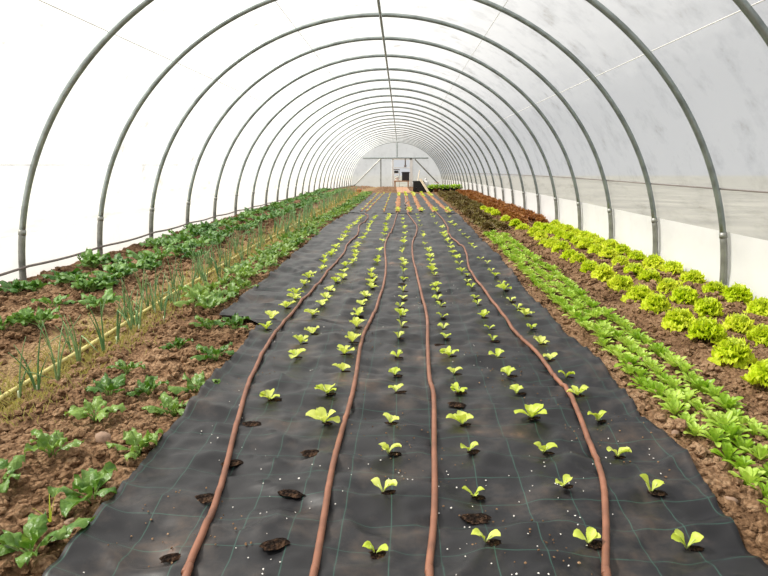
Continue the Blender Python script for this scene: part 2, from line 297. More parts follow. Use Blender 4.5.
def soil_z(x, y, fine=True):
    z = drop(y)
    l, r = fab_left(y), fab_right(y)
    inside = min(x-l, r-x) if y < 24.6 else -1
    if inside > 0: z -= .06*min(1, inside/.06)
    else:
        o = min(1, -inside/.06)
        z += (.020*nz3(x, y, 2.2) + .030*nz3(x, y, 6., 2.))*o
        if fine: z += (.030*nz3(x, y, 15., 4.) + .021*nz3(x, y, 34., 6.))*o
        if x < -1.65 and x > -2.4: z -= .03*math.sin((x+2.4)/.75*math.pi)*.9
        if x > 1.55 and x < 1.85: z -= .035*math.sin((x-1.55)/.3*math.pi)
        if x < -2.4: z += .05*math.sin(min(1, (-2.4-x)/.5)*math.pi/2)
    return z

mb = MB(); rows = []; y = .75
while y < END + .3:
    wl, wr_ = cx(y) - 3.27, cx(y) + 3.27
    n = 230
    rows.append([(wl + (wr_-wl)*k/n, y, soil_z(wl + (wr_-wl)*k/n, y)) for k in range(n+1)])
    y += max(.014, .0125*y)
rows.insert(0, [(v[0], -5.2, -.02) for v in rows[0]])
mb.grid(rows)
struct(link('floor', mb.mesh('floor', M_soil)), 'brown garden soil of the tunnel floor')

mb = MB(); g = []
for y in [-30, 0, 10, 24, 34, 44, 60, 120]:
    g.append([(x, y, drop(min(y, 60)) - .16) for x in (-90, -30, -8, 0, 8, 30, 90)])
mb.grid(g); struct(link('ground', mb.mesh('ground', M_grass)), 'dull green field outside the tunnel')

A0, B0 = 3.232, 3.045
ys = [-5.0 + i*.37 for i in range(int((END+5)/.37)+1)] + [END]
ys = sorted(set(min(v, END) for v in ys))
def skin(zlist_or_ang, side=None, name='', mats=(), split=None):
    mb = MB(); rows = []
    for y in ys:
        row = []
        for t in zlist_or_ang:
            k = 1 + .0022*noise.noise(Vector((math.cos(t)*6, y*1.4, math.sin(t)*6)))
            row.append((cx(y) + A0*math.cos(t)*k, y, hdrop(y) + (B0*math.sin(t))*k))
        rows.append(row)
    n, m = len(rows), len(rows[0])
    vs = [p for r in rows for p in r]; o = len(mb.v); mb.v += vs
    for i in range(n-1):
        for j in range(m-1):
            mb.f.append((i*m+j, i*m+j+1, (i+1)*m+j+1, (i+1)*m+j))
            mb.m.append(1 if split is not None and max(abs(math.sin(zlist_or_ang[j])), abs(math.sin(zlist_or_ang[j+1])))*B0 <= split + 1e-4 else 0)
    return struct(link(name, mb.mesh(name, *mats)))
def ang(z): return math.asin(z/B0)
a1, a2 = ang(.90), math.pi - ang(.74)
skin([a1 + (a2-a1)*i/46 for i in range(47)], name='ceiling', mats=(M_film,))
skin([-.12, ang(.18), ang(.36), ang(.52), ang(.65), ang(.78), a1+.004], name='wall_right', mats=(M_side, M_skirt), split=.52)
skin([math.pi-v for v in (-.12, ang(.16), ang(.32), ang(.47), ang(.56), ang(.66), ang(.74)+.004)], name='wall_left', mats=(M_side, M_skirt), split=.47)

def endfilm(name, y, m):
    mb = MB(); n = 60
    pts = [(cx(y) + A0*math.cos(-.12 + (math.pi+.24)*i/n), y, hdrop(y) + B0*math.sin(-.12 + (math.pi+.24)*i/n)) for i in range(n+1)]
    return mb, pts
mb, pts = endfilm('wall_front', -5, M_end); mb.add(pts, [tuple(range(len(pts)))])
struct(link('wall_front', mb.mesh('wall_front', M_end, smooth=False)))
# far end film with the doorway left open
DX0, DX1, DZ = -.92, .33, 1.50
mb = MB(); zb = hdrop(END)
def strip(x0, x1, zlo, n=14):
    top = []; bot = []
    for i in range(n+1):
        x = x0 + (x1-x0)*i/n
        q = max(0, 1-((x-cx(END))/A0)**2)
        top.append((x, END, zb + B0*math.sqrt(q))); bot.append((x, END, min(zlo, zb + B0*math.sqrt(q))))
    mb.grid([bot, top])
strip(cx(END)-A0, DX0, zb-.2, 24); strip(DX0, DX1, DZ, 10); strip(DX1, cx(END)+A0, zb-.2, 24)
struct(link('wall_back', mb.mesh('wall_back', M_end)), 'pale film end wall of the tunnel')

# ------------------------------------------------------------------ steel frame
def hoop_pts(y, a, b, t0, t1, n): return [(cx(y) + a*math.cos(t0+(t1-t0)*i/n), y, hdrop(y) + b*math.sin(t0+(t1-t0)*i/n)) for i in range(n+1)]
hy = [3.97 + 1.487*k for k in range(27)]
for k, y in enumerate(hy):
    root = link('steel_hoop', None, None, (cx(y), y, hdrop(y)))
    tag(root, 'galvanised steel hoop over the beds, %s from the near end of the tunnel' % nth(k+1), 'hoop', 'tunnel hoops')
    off = Vector((cx(y), y, hdrop(y)))
    loc = lambda P: [tuple(Vector(p) - off) for p in P]
    seg = 72 if k < 10 else 44; ns = 12 if k < 8 else 7
    ta = ang(.5)
    mb = MB(); mb.tube(loc(hoop_pts(y, 3.185, 3.0, ta, math.pi-ta, seg)), .0265, ns); link('arch', mb.mesh('arch', M_steel), root)
    for s in (0, 1):
        t0, t1 = (-.09, ta+.01) if s == 0 else (math.pi+.09, math.pi-ta-.01)
        mb = MB(); mb.tube(loc(hoop_pts(y, 3.185, 3.0, t0, t1, 8)), .0295, ns); p = link('ground_post', mb.mesh('ground_post', M_post), root)
        if k < 9:
            t = ta if s == 0 else math.pi-ta
            mb = MB(); mb.tube(loc(hoop_pts(y, 3.185, 3.0, t-.007, t+.007, 2)), .0325, ns); link('collar', mb.mesh('collar', M_post), p)
mb = MB(); mb.tube([(cx(y)+.04, y, hdrop(y)+2.962) for y in [-4, 2, 6, 10, 14, 18, 22, 26, 30, 34, 38, 41, END-.03]], .019, 8)
tag(link('ridge_pole', mb.mesh('ridge_pole', M_steel)), 'long thin steel ridge pole joining the hoop tops', 'pole')
for t, lab in ((R(64.5), 'pale support wire high on the right of the roof film'), (R(42), 'pale support wire low on the right of the roof film'), (R(109.5), 'pale support wire high on the left of the roof film'), (R(133), 'pale support wire halfway up the left of the roof film'), (R(158.7), 'pale support wire at eye level along the left film')):
    mb = MB(); mb.tube([(cx(y)+3.212*math.cos(t), y, hdrop(y)+3.03*math.sin(t)) for y in [-4+2*i for i in range(24)]], .004, 6)
    tag(link('support_wire', mb.mesh('support_wire', M_cord)), lab, 'wire', 'roof support wires')
mb = MB(); mb.tube([(cx(y)+3.218*math.cos(ang(.90)), y, hdrop(y)+.897) for y in [-4+1.5*i for i in range(32)]], .007, 6)
tag(link('film_rail', mb.mesh('film_rail', M_cable)), 'thin brown rail clamping the film along the right wall', 'rail')
mb = MB(); P = []
for i in range(180):
    y = 2.5 + i*.23; sag = abs(math.sin((y-3.97)/1.487*math.pi))
    P.append((cx(y)-3.135, y, hdrop(y)+.19-.018*sag - .0015*y))
mb.tube(P, .012, 8)
tag(link('side_pipe', mb.mesh('side_pipe', M_cable)), 'long grey-brown pipe strung along the left hoops above the soil', 'pipe')

# end wall timbers: a thing each, the doorway is the setting
zE = drop(END)
def bar(name, p, q, r, m, label, cat, group):
    mb = MB(); mb.tube([p, q], r, 4); return tag(link(name, mb.mesh(name, m, smooth=False)), label, cat, group)
Yb = END - .09
bar('cross_beam', (-3.03, Yb, 1.58), (1.56, Yb, 1.58), .05, M_steel, 'grey cross beam spanning the far end wall above the doorway', 'beam', 'end wall frame')
bar('end_post', (-1.77, Yb, zE), (-1.77, Yb, 1.55), .04, M_post, 'grey upright post of the end wall left of the doorway', 'post', 'end wall frame')
bar('diagonal_brace', (-1.80, Yb-.1, 1.50), (-3.70, Yb-.1, -.36), .045, M_post, 'grey diagonal brace left of the far doorway', 'brace', 'end wall frame')
bar('diagonal_brace', (.62, Yb-.1, 1.50), (2.30, Yb-.1, -.2), .045, M_post, 'grey diagonal brace right of the far doorway', 'brace', 'end wall frame')
bar('centre_post', (cx(END)+.03, Yb, 1.62), (cx(END)+.03, Yb, 2.60), .04, M_steel, 'short grey post between cross beam and ridge on the end wall', 'post', 'end wall frame')
root = struct(link('door_1', None, None, (DX0, END, zE)), 'white framed open doorway in the far end wall')
for x0, x1, z0, z1, nm in ((-.07, .06, 0, DZ-zE, 'jamb'), (DX1-DX0-.06, DX1-DX0+.14, 0, 1.58-zE, 'jamb'), (-.07, DX1-DX0+.1, DZ-zE-.05, DZ-zE+.08, 'lintel'), (.06, DX1-DX0-.06, DZ-zE-.62, DZ-zE-.56, 'rail')):
    mb = MB(); mb.box(x0, x1, -.10, .04, z0, z1); bev(link(nm, mb.mesh(nm, M_whitew, smooth=False), root), .01)
mb = MB(); mb.tube([(0, 0, 0), (0, 0, -.42)], .045, 8); mb.tube([(0, 0, -.42), (0, 0, -.55)], .085, 8)
tag(link('hanging_lamp', mb.mesh('hanging_lamp', M_cable), None, (-.05, END-.12, 1.52)), 'slim grey fitting hanging in the top of the far doorway', 'lamp')

# ------------------------------------------------------------------ fabric
def sheet(y0, y1, lf, rf, ncol, step, curl=True):
    rows = []; y = y0
    while True:
        l, r = lf(y), rf(y); row = []
        for k in range(ncol+1):
            u = k/ncol; u = .5 - .5*math.cos(math.pi*u)*(.35) - (.5-u)*.65 if False else u
            x = l + (r-l)*u
            e = min(x-l, r-x); z = wrinkle(x, y)
            if curl: z += .030*math.exp(-(x-l)/.05)*(1+.6*nz3(x, y, 2.4, 9.)) + .020*math.exp(-(r-x)/.05)*(1+1.2*nz3(x, y, 3., 3.))
            row.append((x, y, z + drop(y)))
        rows.append(row)
        if y >= y1: break
        y = min(y1, y + max(.016, .0105*y))
    mb = MB(); mb.grid(rows); return mb
near = link('ground_cover_fabric', sheet(.62, 14.05, fab_left, fab_right, 120, .02).mesh('ground_cover_fabric', M_fab))
tag(near, 'black woven ground cover sheet with green threads, nearer of the two', 'fabric', 'ground cover sheets')
s = near.modifiers.new('thickness', 'SOLIDIFY'); s.thickness = .002
far = link('ground_cover_fabric', sheet(14.0, 24.4, lambda y: interp([(-1.29, 14), (-1.25, 24)], y), lambda y: interp([(1.17, 14), (1.06, 24.5)], y)-.0, 90, .05).mesh('ground_cover_fabric_far', M_fab), None, (0, 0, .003))
tag(far, 'black woven ground cover sheet with reddish soil streaks, farther of the two', 'fabric', 'ground cover sheets')
s = far.modifiers.new('thickness', 'SOLIDIFY'); s.thickness = .002

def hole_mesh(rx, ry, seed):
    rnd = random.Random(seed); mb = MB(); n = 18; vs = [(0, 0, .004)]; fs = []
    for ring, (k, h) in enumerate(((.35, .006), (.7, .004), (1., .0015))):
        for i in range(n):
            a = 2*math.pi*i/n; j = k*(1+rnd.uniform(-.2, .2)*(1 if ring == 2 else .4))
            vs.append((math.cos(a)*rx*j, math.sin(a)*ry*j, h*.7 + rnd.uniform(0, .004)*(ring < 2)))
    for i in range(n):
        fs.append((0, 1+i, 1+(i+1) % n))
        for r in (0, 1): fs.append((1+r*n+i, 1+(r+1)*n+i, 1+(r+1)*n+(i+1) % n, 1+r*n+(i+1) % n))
    mb.add(vs, fs); return mb.mesh('planting_hole', M_holeshade)
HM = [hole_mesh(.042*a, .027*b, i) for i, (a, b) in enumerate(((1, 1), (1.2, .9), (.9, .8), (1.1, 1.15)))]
nh = 0
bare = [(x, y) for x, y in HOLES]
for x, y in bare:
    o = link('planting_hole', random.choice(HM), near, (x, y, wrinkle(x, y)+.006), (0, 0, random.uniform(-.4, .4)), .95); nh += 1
    tag(o, 'empty planting hole showing soil with shade painted in')

# reddish soil streaks lying in the planting lines of the far sheet
for k, (a, b) in enumerate(FAR):
    if k < 3: w = .018
    else: w = .06
    rows = []
    for i in range(50):
        t = i/49; y = 14.5 + (24.2-14.5)*t; x = a[0] + (b[0]-a[0])*t + .02*nz3(k, y, 1.3)
        ww = w*(1 + .5*nz3(x, y, 2.))
        rows.append([(x-ww, y, wrinkle(x-ww, y)+.004), (x-ww*.4, y, wrinkle(x, y)+.018), (x+ww*.4, y, wrinkle(x, y)+.018), (x+ww, y, wrinkle(x+ww, y)+.004)])
    mb = MB(); mb.grid(rows); link('soil_streak', mb.mesh('soil_streak', M_redsoil), far)

# ------------------------------------------------------------------ hoses
def smooth_path(P, n=14):
    P = [Vector((p[0], p[1], 0)) for p in P]; out = []
    P = [P[0]*2-P[1]] + P + [P[-1]*2-P[-2]]
    for i in range(1, len(P)-2):
        for k in range(n):
            t = k/n; p0, p1, p2, p3 = P[i-1], P[i], P[i+1], P[i+2]
            out.append(.5*((2*p1) + (p2-p0)*t + (2*p0-5*p1+4*p2-p3)*t*t + (3*p1-p0-3*p2+p3)*t**3))
    out.append(P[-2]); return out
HL = ['terracotta brown soaker hose on the black fabric, leftmost of the four', 'terracotta brown soaker hose on the black fabric, second from the left',
      'terracotta brown soaker hose on the black fabric, third from the left', 'terracotta brown soaker hose on the black fabric, rightmost of the four']
for P, lab in zip(HOSES, HL):
    (x0, y0), (x1, y1) = P[0], P[3]
    P = [(x0 - (x1-x0)*(y0-.7)/(y1-y0), .7)] + P
    sp = smooth_path(P)
    mb = MB(); mb.tube([(p.x, p.y, max(.25*sum(wrinkle(p.x, p.y+d) for d in (-.12, -.05, .05, .12))+.0125, wrinkle(p.x, p.y)+.008)) for p in sp], .0112, 12)
    o = tag(link('soaker_hose', mb.mesh('soaker_hose', M_hose)), lab, 'hose', 'brown soaker hoses')
pp = smooth_path([(-.02, 15.6), (.05, 16.5), (-.02, 17.4), (.06, 18.6), (.02, 20), (.0, 23)])
mb = MB(); mb.tube([(p.x, p.y, wrinkle(p.x, p.y)+.03) for p in pp], .013, 8)
tag(link('soaker_hose', mb.mesh('soaker_hose_far', M_cable)), 'short greyish wriggling hose on the far sheet', 'hose')
sp = smooth_path([(-1.90, 2.2)] + [(x, y) for x, y in PIPE])
mb = MB(); mb.tube([(p.x, p.y, drop(p.y)+.004) for p in sp], .0135, 10)
pipe = tag(link('drip_pipe', mb.mesh('drip_pipe', M_yel)), 'long straight yellow pipe on the soil among the onions', 'pipe')

# ------------------------------------------------------------------ plants
def leaf(mb, az, e0, curl, ln, wd, prof, nt_=7, ns=2, cup=.15, ruf=0., rf=3., ph=0., r0=.0, z0=0., twist=0., stalk=None, side=0.):
    rows = []; r, z = r0, z0; a = e0
    ca, sa = math.cos(az), math.sin(az)
    for i in range(nt_+1):
        t = i/nt_
        if i: 
            a = e0 - curl*t*t
            r += math.cos(a)*ln/nt_; z += math.sin(a)*ln/nt_
        nx, nzv = -math.sin(a), math.cos(a); w = wd*prof(t)
        row = []
        for j in range(-ns, ns+1):
            s = j/ns
            h = cup*abs(s)**1.5*w + ruf*(s*s*math.sin(rf*6.283*t + ph + s*2.)*t + (rf > 2.5)*.55*t*t*t*math.sin(s*11+ph*2))
            hh = h + twist*s*w*t
            rr = r + nx*hh; zz = z + nzv*hh; y = s*w + side*t*t*ln
            row.append((rr*ca - y*sa, rr*sa + y*ca, zz))
        rows.append(row)
    mb.grid(rows)
P_obov = lambda t: max(.06, math.sin(min(1, (.08+.92*t**1.25))*math.pi*.93)**.9) * (.35+.65*t) if t < 1 else .22
P_oval = lambda t: [.10, .12, .16, .55, .9, 1., .93, .72, .16][min(8, int(round(t*8)))]
P_spoon = lambda t: .28 + .72*math.sin(min(1, t**1.3*1.02)*math.pi*.78)**2 if t < .99 else .42
P_fan = lambda t: (.28 + .72*t**.7)*(1 if t < .85 else .82)

def seedling(seed):
    rnd = random.Random(seed); mb = MB(); st = MB()
    n = rnd.choice([2, 3, 3, 4])
    base = rnd.uniform(-.4, .4)
    for k in range(n):
        if k < 2: az = base + math.pi*k + rnd.uniform(-.5, .5); ln = rnd.uniform(.052, .068)
        else: az = rnd.uniform(0, 6.28); ln = rnd.uniform(.04, .06)
        e = rnd.uniform(.75, 1.15); 
        leaf(mb, az, e, rnd.uniform(.5, 1.25), ln, ln*rnd.uniform(.42, .54), P_obov, 8, 2, .45, .004, 1.6, rnd.uniform(0, 6), .003, .004, rnd.uniform(-.2, .2), side=rnd.uniform(-.15, .15))
        c, s_ = math.cos(az), math.sin(az)
        st.tube([(0, 0, -.004), (c*.008, s_*.008, .010), (c*.020, s_*.020, .010+.020*math.tan(min(e, 1.0))*.8)], lambda t: .0034*(1-.6*t), 6)
    return mb.mesh('lettuce_seedling', M_seed), st.mesh('seedling_stem', M_seedstem)
SEED = [seedling(i) for i in range(12)]
def seedling_bush(seed):
    rnd = random.Random(seed); mb = MB(); st = MB()
    for k in range(5):
        az = k*2.4 + rnd.uniform(-.4, .4); ln = rnd.uniform(.05, .075); e = rnd.uniform(.55, 1.2)
        leaf(mb, az, e, rnd.uniform(.3, 1.), ln, ln*rnd.uniform(.38, .48), P_obov, 8, 2, .40, .005, 1.6, rnd.uniform(0, 6), .003, .004, rnd.uniform(-.2, .2), side=rnd.uniform(-.2, .2))
    for k in range(3):
        az = k*2.1; c, s_ = math.cos(az), math.sin(az)
        st.tube([(0, 0, -.004), (c*.009, s_*.009, .012), (c*.02, s_*.02, .03)], lambda t: .0036*(1-.6*t), 6)
    return mb.mesh('lettuce_seedling', M_seed), st.mesh('seedling_stem', M_seedstem)
BUSH = [seedling_bush(40+i) for i in range(8)]

ROWN = ['row nearest the left fabric edge', 'row right of the leftmost hose', 'row left of the second hose', 'row between the two middle hoses',
        'row right of the third hose', 'row left of the rightmost hose', 'row right of the rightmost hose']
rnd = random.Random(3)
order = sorted([(y, x, k, i) for k, r in enumerate(SEEDLINGS) for i, (x, y) in enumerate(r)])
holes_left = 100 - nh
for y, x, k, i in order:
    big = k < 3 or rnd.random() < .35
    me, st = rnd.choice(BUSH if (big and y > 2.3) else SEED)
    sc = rnd.uniform(.85, 1.15)*(1.03 if big and y > 2.3 else .86)
    z = wrinkle(x, y)
    o = link('lettuce_seedling', None if y < 7 else me, None, (x, y, z+.006), (rnd.uniform(-.1, .1), rnd.uniform(-.1, .1), rnd.uniform(-.5, .5) + (math.pi if rnd.random() < .5 else 0)), sc)
    tag(o, 'green lettuce seedling, %s from the front in the %s' % (nth(i+1), ROWN[k]), 'lettuce', 'lettuce seedlings on the nearer sheet')
    if y < 7: link('leaves', me, o); link('stem', st, o)
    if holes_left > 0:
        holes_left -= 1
        link('planting_hole', rnd.choice(HM), near, (x+.016+rnd.uniform(-.008, .01), y-.004, z+.005), (0, 0, rnd.uniform(-.5, .5)), rnd.uniform(.5, .75))  # disc set right of the stem, its dark colour standing for shade
for k, (a, b) in enumerate(FAR):
    if k < 3: ts = [.05+.95*j/9 for j in range(10)]
    else: ts = [0, .03, .06, .09] + [.72+.04*j for j in range(8)]
    for i, t in enumerate(ts):
        y = 14.45 + (24.2-14.45)*t; x = a[0] + (b[0]-a[0])*t + rnd.uniform(-.02, .02)
        o = link('lettuce_seedling', rnd.choice(BUSH)[0], None, (x, y, wrinkle(x, y)+.02), (0, 0, rnd.uniform(0, 6)), rnd.uniform(1.0, 1.4) if k >= 3 else rnd.uniform(.6, .8))
        tag(o, 'tiny seedling on the far sheet, %s in its %s row from the left' % (nth(i+1), nth(k+1)), 'lettuce', 'lettuce seedlings on the farther sheet')

# spinach: blades with their stalks as a part
def spinach(seed, m, n, size, spread):
    rnd = random.Random(seed); mb = MB(); st = MB()
    for k in range(n):
        az = k*2.4 + rnd.uniform(-.5, .5); q = k/(n-1)
        e = spread + (1.25-spread)*q + rnd.uniform(-.15, .15); ln = size*(1.05-.35*q)*rnd.uniform(.85, 1.15)
        sl = ln*.42; c, s_ = math.cos(az), math.sin(az)
        ex, ez = math.cos(e)*sl, math.sin(e)*sl
        st.tube([(c*.006, s_*.006, -.012), (c*ex*.5, s_*ex*.5, ez*.55), (c*ex, s_*ex, ez), (c*ex*1.7, s_*ex*1.7, ez*1.6-.004)], lambda t: .0048*(1-.65*t)*size/.17, 6)
        leaf(mb, az, e-.05, rnd.uniform(.7, 1.7), ln*.85, ln*rnd.uniform(.19, .26), lambda t: max(.06, min(1, .2+t*3.4))*math.sqrt(max(.004, 1-t**3.2)), 10, 3, rnd.choice([-.75, -.5, -.4, .45]), .022*size/.17, rnd.uniform(1.5, 2.4), rnd.uniform(0, 6), ex*.95, ez*.95, rnd.uniform(-.35, .35), side=rnd.uniform(-.12, .12))
    return mb.mesh('spinach_plant', m), st.mesh('leaf_stalks', M_spstem)
SPI = [spinach(60+i, M_spin, rnd.choice([8, 9, 10]), .125, .62) for i in range(8)]
WSP = [spinach(90+i, M_wspin, rnd.choice([9, 10, 11]), .165, .62) for i in range(8)]
def place_sp(lib, x, y, sc, label, group, stalk=True):
    me, st = rnd.choice(lib)
    o = link('spinach_plant', None if stalk else me, None, (x, y, soil_z(x, y)+.004), (rnd.uniform(-.12, .12), rnd.uniform(-.12, .12), rnd.uniform(0, 6.28)), sc)
    tag(o, label, 'spinach', group)
    if stalk: link('leaves', me, o); link('leaf_stalks', st, o)
inner = [(x, y) for x, y in SPN if x > -1.2]; outer = [(x, y) for x, y in SPN if x <= -1.2]
y = 4.45
while y < 24.0:
    e = fab_left(y)
    inner.append((e - .13 + rnd.uniform(-.05, .03), y)); outer.append((e - .31 + rnd.uniform(-.06, .05), y + .14)); y += .285 + .004*y
for lst, nm in ((inner, 'row touching the left fabric edge'), (outer, 'second row from the left fabric edge')):
    lst.sort(key=lambda t: t[1])
    for i, (x, y) in enumerate(lst):
        place_sp(SPI, x, y, rnd.uniform(.85, 1.2)*(.9 if y < 4.3 else 1.12), 'leafy spinach plant, %s from the front in the %s' % (nth(i+1), nm), 'spinach beside the left fabric edge', y < 9)
oW = [(x, y) for x, y in WL if x < -2.9]; iW = [(x, y) for x, y in WL if x >= -2.9]
y = 7.6
while y < 26:
    oW.append((-3.08 + cx(y) - cx(6) + rnd.uniform(-.08, .08), y)); iW.append((-2.66 + rnd.uniform(-.09, .09), y+.12)); y += .25 + .006*y
for lst, nm in ((oW, 'row closest to the left film wall'), (iW, 'second row from the left film wall')):
    lst.sort(key=lambda t: t[1])
    for i, (x, y) in enumerate(lst):
        place_sp(WSP, x, y, rnd.uniform(.9, 1.25) if y > 5.5 else rnd.uniform(.75, 1.0), 'dark spinach plant, %s from the front in the %s' % (nth(i+1), nm), 'spinach along the left wall', y < 8)

# onions
def onion(seed):
    rnd = random.Random(seed); mb = MB()
    for k in range(rnd.choice([3, 4, 5])):
        az = rnd.uniform(0, 6.28); h = rnd.uniform(.14, .30); lean = rnd.uniform(.05, .38); kink = rnd.random() < .15
        c, s_ = math.cos(az), math.sin(az); P = []
        for i in range(8):
            t = i/7; rr = h*lean*t*t*1.3; z = h*t
            if kink and t > .6: rr += (t-.6)*h*.5; z -= (t-.6)*h*1.7
            P.append((c*(rr+.006), s_*(rr+.006), z-.01))
        mb.tube(P, lambda t: .0040*(1-.85*t**1.5)+.0005, 6)
    bb = MB(); bb.tube([(0, 0, -.02), (0, 0, .0), (0, 0, .012), (0, 0, .03)], lambda t: .0075-.003*t, 8)
    return mb.mesh('onion_plant', M_onion), bb.mesh('onion_neck', simple('onion neck %d' % seed, (.55, .62, .4), .5))
ONI = [onion(200+i) for i in range(8)]
onl = [(x, y) for x, y in ON]
y = 3.0
while y < 25:
    for s in (-1, 1):
        if y > 4.0: onl.append((interp(PIPE, y) + s*rnd.uniform(.05, .22), y + rnd.uniform(-.08, .08)))
    y += .17 + .012*y
for s, nm in ((-1, 'left'), (1, 'right')):
    lst = sorted([p for p in onl if (p[0] < interp(PIPE, p[1])) == (s < 0)], key=lambda t: t[1])
    for i, (x, y) in enumerate(lst):
        me, nk = rnd.choice(ONI)
        o = link('onion_plant', None if y < 6 else me, None, (x, y, soil_z(x, y)+.004), (0, 0, rnd.uniform(0, 6.28)), rnd.uniform(1.0, 1.4)*(1.2 if y > 9 else 1))
        tag(o, 'slender upright onion plant, %s from the front just %s of the yellow pipe' % (nth(i+1), nm), 'onion', 'onions along the yellow pipe')
        if y < 6: link('leaves', me, o); link('neck', nk, o)

# low salad rosettes
def mache(seed):
    rnd = random.Random(seed); mb = MB()
    for k in range(20):
        q = k/19; az = k*2.399 + rnd.uniform(-.25, .25); ln = .068*(1.05-.30*q)*rnd.uniform(.85, 1.15)
        leaf(mb, az, .55 + .85*q + rnd.uniform(-.2, .2), rnd.uniform(.1, .9)*(1-q*.5), ln, ln*rnd.uniform(.16, .20), P_spoon, 6, 2, .45, .002, 1.5, rnd.uniform(0, 6), .004, .003, rnd.uniform(-.2, .2))
    return mb.mesh('salad_rosette', M_mache)
MAC = [mache(300+i) for i in range(8)]
for tab, nm, y0 in ((M1, 'row closest to the fabric', 1.85), (M2, 'middle row', 2.0), (M3, 'row facing the frilly lettuces', 2.1)):
    y = y0; i = 0
    while y < 9.9:
        i += 1; x = interp(tab, y) + rnd.uniform(-.018, .018)
        o = link('salad_rosette', rnd.choice(MAC), None, (x, y, soil_z(x, y)+.002), (rnd.uniform(-.1, .1), rnd.uniform(-.1, .1), rnd.uniform(0, 6.28)), rnd.uniform(.9, 1.2))
        tag(o, 'green salad rosette, %s from the front in the %s' % (nth(i), nm), 'salad', 'salad rosettes in three tight rows')
        y += rnd.uniform(.084, .106) if y < 6 else rnd.uniform(.095, .115)

# frilly lettuces
def frilly(seed, m, mh, n=64, size=.105, split_=48):
    rnd = random.Random(seed); mb = MB(); hb = MB()
    for k in range(n):
        q = k/(n-1); az = k*2.399 + rnd.uniform(-.3, .3)
        e = .10 + 1.3*q**.9 + rnd.uniform(-.12, .12); ln = size*(1.0-.30*q)*rnd.uniform(.85, 1.15)
        b = mb if k < split_ else hb
        leaf(b, az, e, rnd.uniform(.2, 1.3)*(1-.3*q), ln, ln*rnd.uniform(.38, .52), P_fan, 10, 6, .45, size*.19, rnd.uniform(2.6, 4.2), rnd.uniform(0, 6), .006, .012+.035*q, rnd.uniform(-.3, .3))
    return mb.mesh('frilly_lettuce', m), hb.mesh('heart', mh)
FRI = [frilly(400+i, M_frill, M_heart) for i in range(6)]
def dedupe(lst, d=.2):
    out = []
    for x, y in sorted(lst, key=lambda t: t[1]):
        if not out or y - out[-1][1] > d: out.append((x, y))
    return out
def cols(lst, y_to, step):
    lst = dedupe(lst)
    y = lst[-1][1]
    return lst
HA = dedupe(HA + [(1.95, 6.48)], .28); HB = dedupe(HB + [(2.38, 6.35), (2.40, 6.85), (2.42, 7.32), (2.38, 9.7)], .28)
HC = dedupe(HC + [(2.78, 6.7), (2.80, 7.2), (2.81, 7.68), (2.82, 8.12), (2.82, 9.75), (2.68, 4.12)], .28)
for lst, nm in ((HA, 'row beside the salad rosettes'), (HB, 'middle row of three'), (HC, 'row along the right film wall')):
    for i, (x, y) in enumerate(lst):
        me, h = rnd.choice(FRI); s = rnd.uniform(.85, 1.05)
        x = min(x, cx(y)+3.08)
        o = link('frilly_lettuce', None, None, (x, y, soil_z(x, y)-.004), (rnd.uniform(-.1, .1), rnd.uniform(-.1, .1), rnd.uniform(0, 6.28)), (s*rnd.uniform(.98, 1.15), s, s*1.12))
        tag(o, 'lime frilly lettuce head, %s from the front in the %s' % (nth(i+1), nm), 'lettuce', 'frilly lettuce heads by the right wall')
        link('outer_leaves', me, o); link('heart', h, o)

# red and bronze leaf lettuces farther back on the right
RED = [frilly(500+i, M_rust, M_rust, 22, .15, 22)[0] for i in range(3)]
BRO = [frilly(520+i, M_bronze, M_bronze, 20, .12, 20)[0] for i in range(3)]
for me in RED: me.name = 'red_lettuce'
for me in BRO: me.name = 'bronze_lettuce'
for lib, kind, x0, ya, yb, st, nm in ((RED, 'red', 2.66, 11.7, 25, .37, 'row closest to the right wall'), (RED, 'red', 2.42, 12.0, 25, .37, 'second row from the right wall'), (RED, 'red', 2.18, 11.6, 25, .37, 'third row from the right wall'),
        (BRO, 'bronze', 1.42, 10.3, 24.4, .36, 'row closest to the fabric'), (BRO, 'bronze', 1.66, 10.6, 24.6, .36, 'middle row'), (BRO, 'bronze', 1.90, 15.8, 24.6, .36, 'row beside the red lettuces')):
    y = ya; i = 0
    while y < yb:
        i += 1; x = min(x0 + rnd.uniform(-.05, .05) - .006*(y-10), cx(y) + 2.98)
        o = link(kind + '_lettuce', rnd.choice(lib), None, (x, y, soil_z(x, y)-.003), (0, 0, rnd.uniform(0, 6.28)), rnd.uniform(.85, 1.15))
        tag(o, ('rusty red lettuce' if kind == 'red' else 'dull bronze lettuce') + ', %s from the front in the %s' % (nth(i), nm), 'lettuce', ('red' if kind == 'red' else 'bronze') + ' lettuces on the right')
        y += st*rnd.uniform(.9, 1.1)

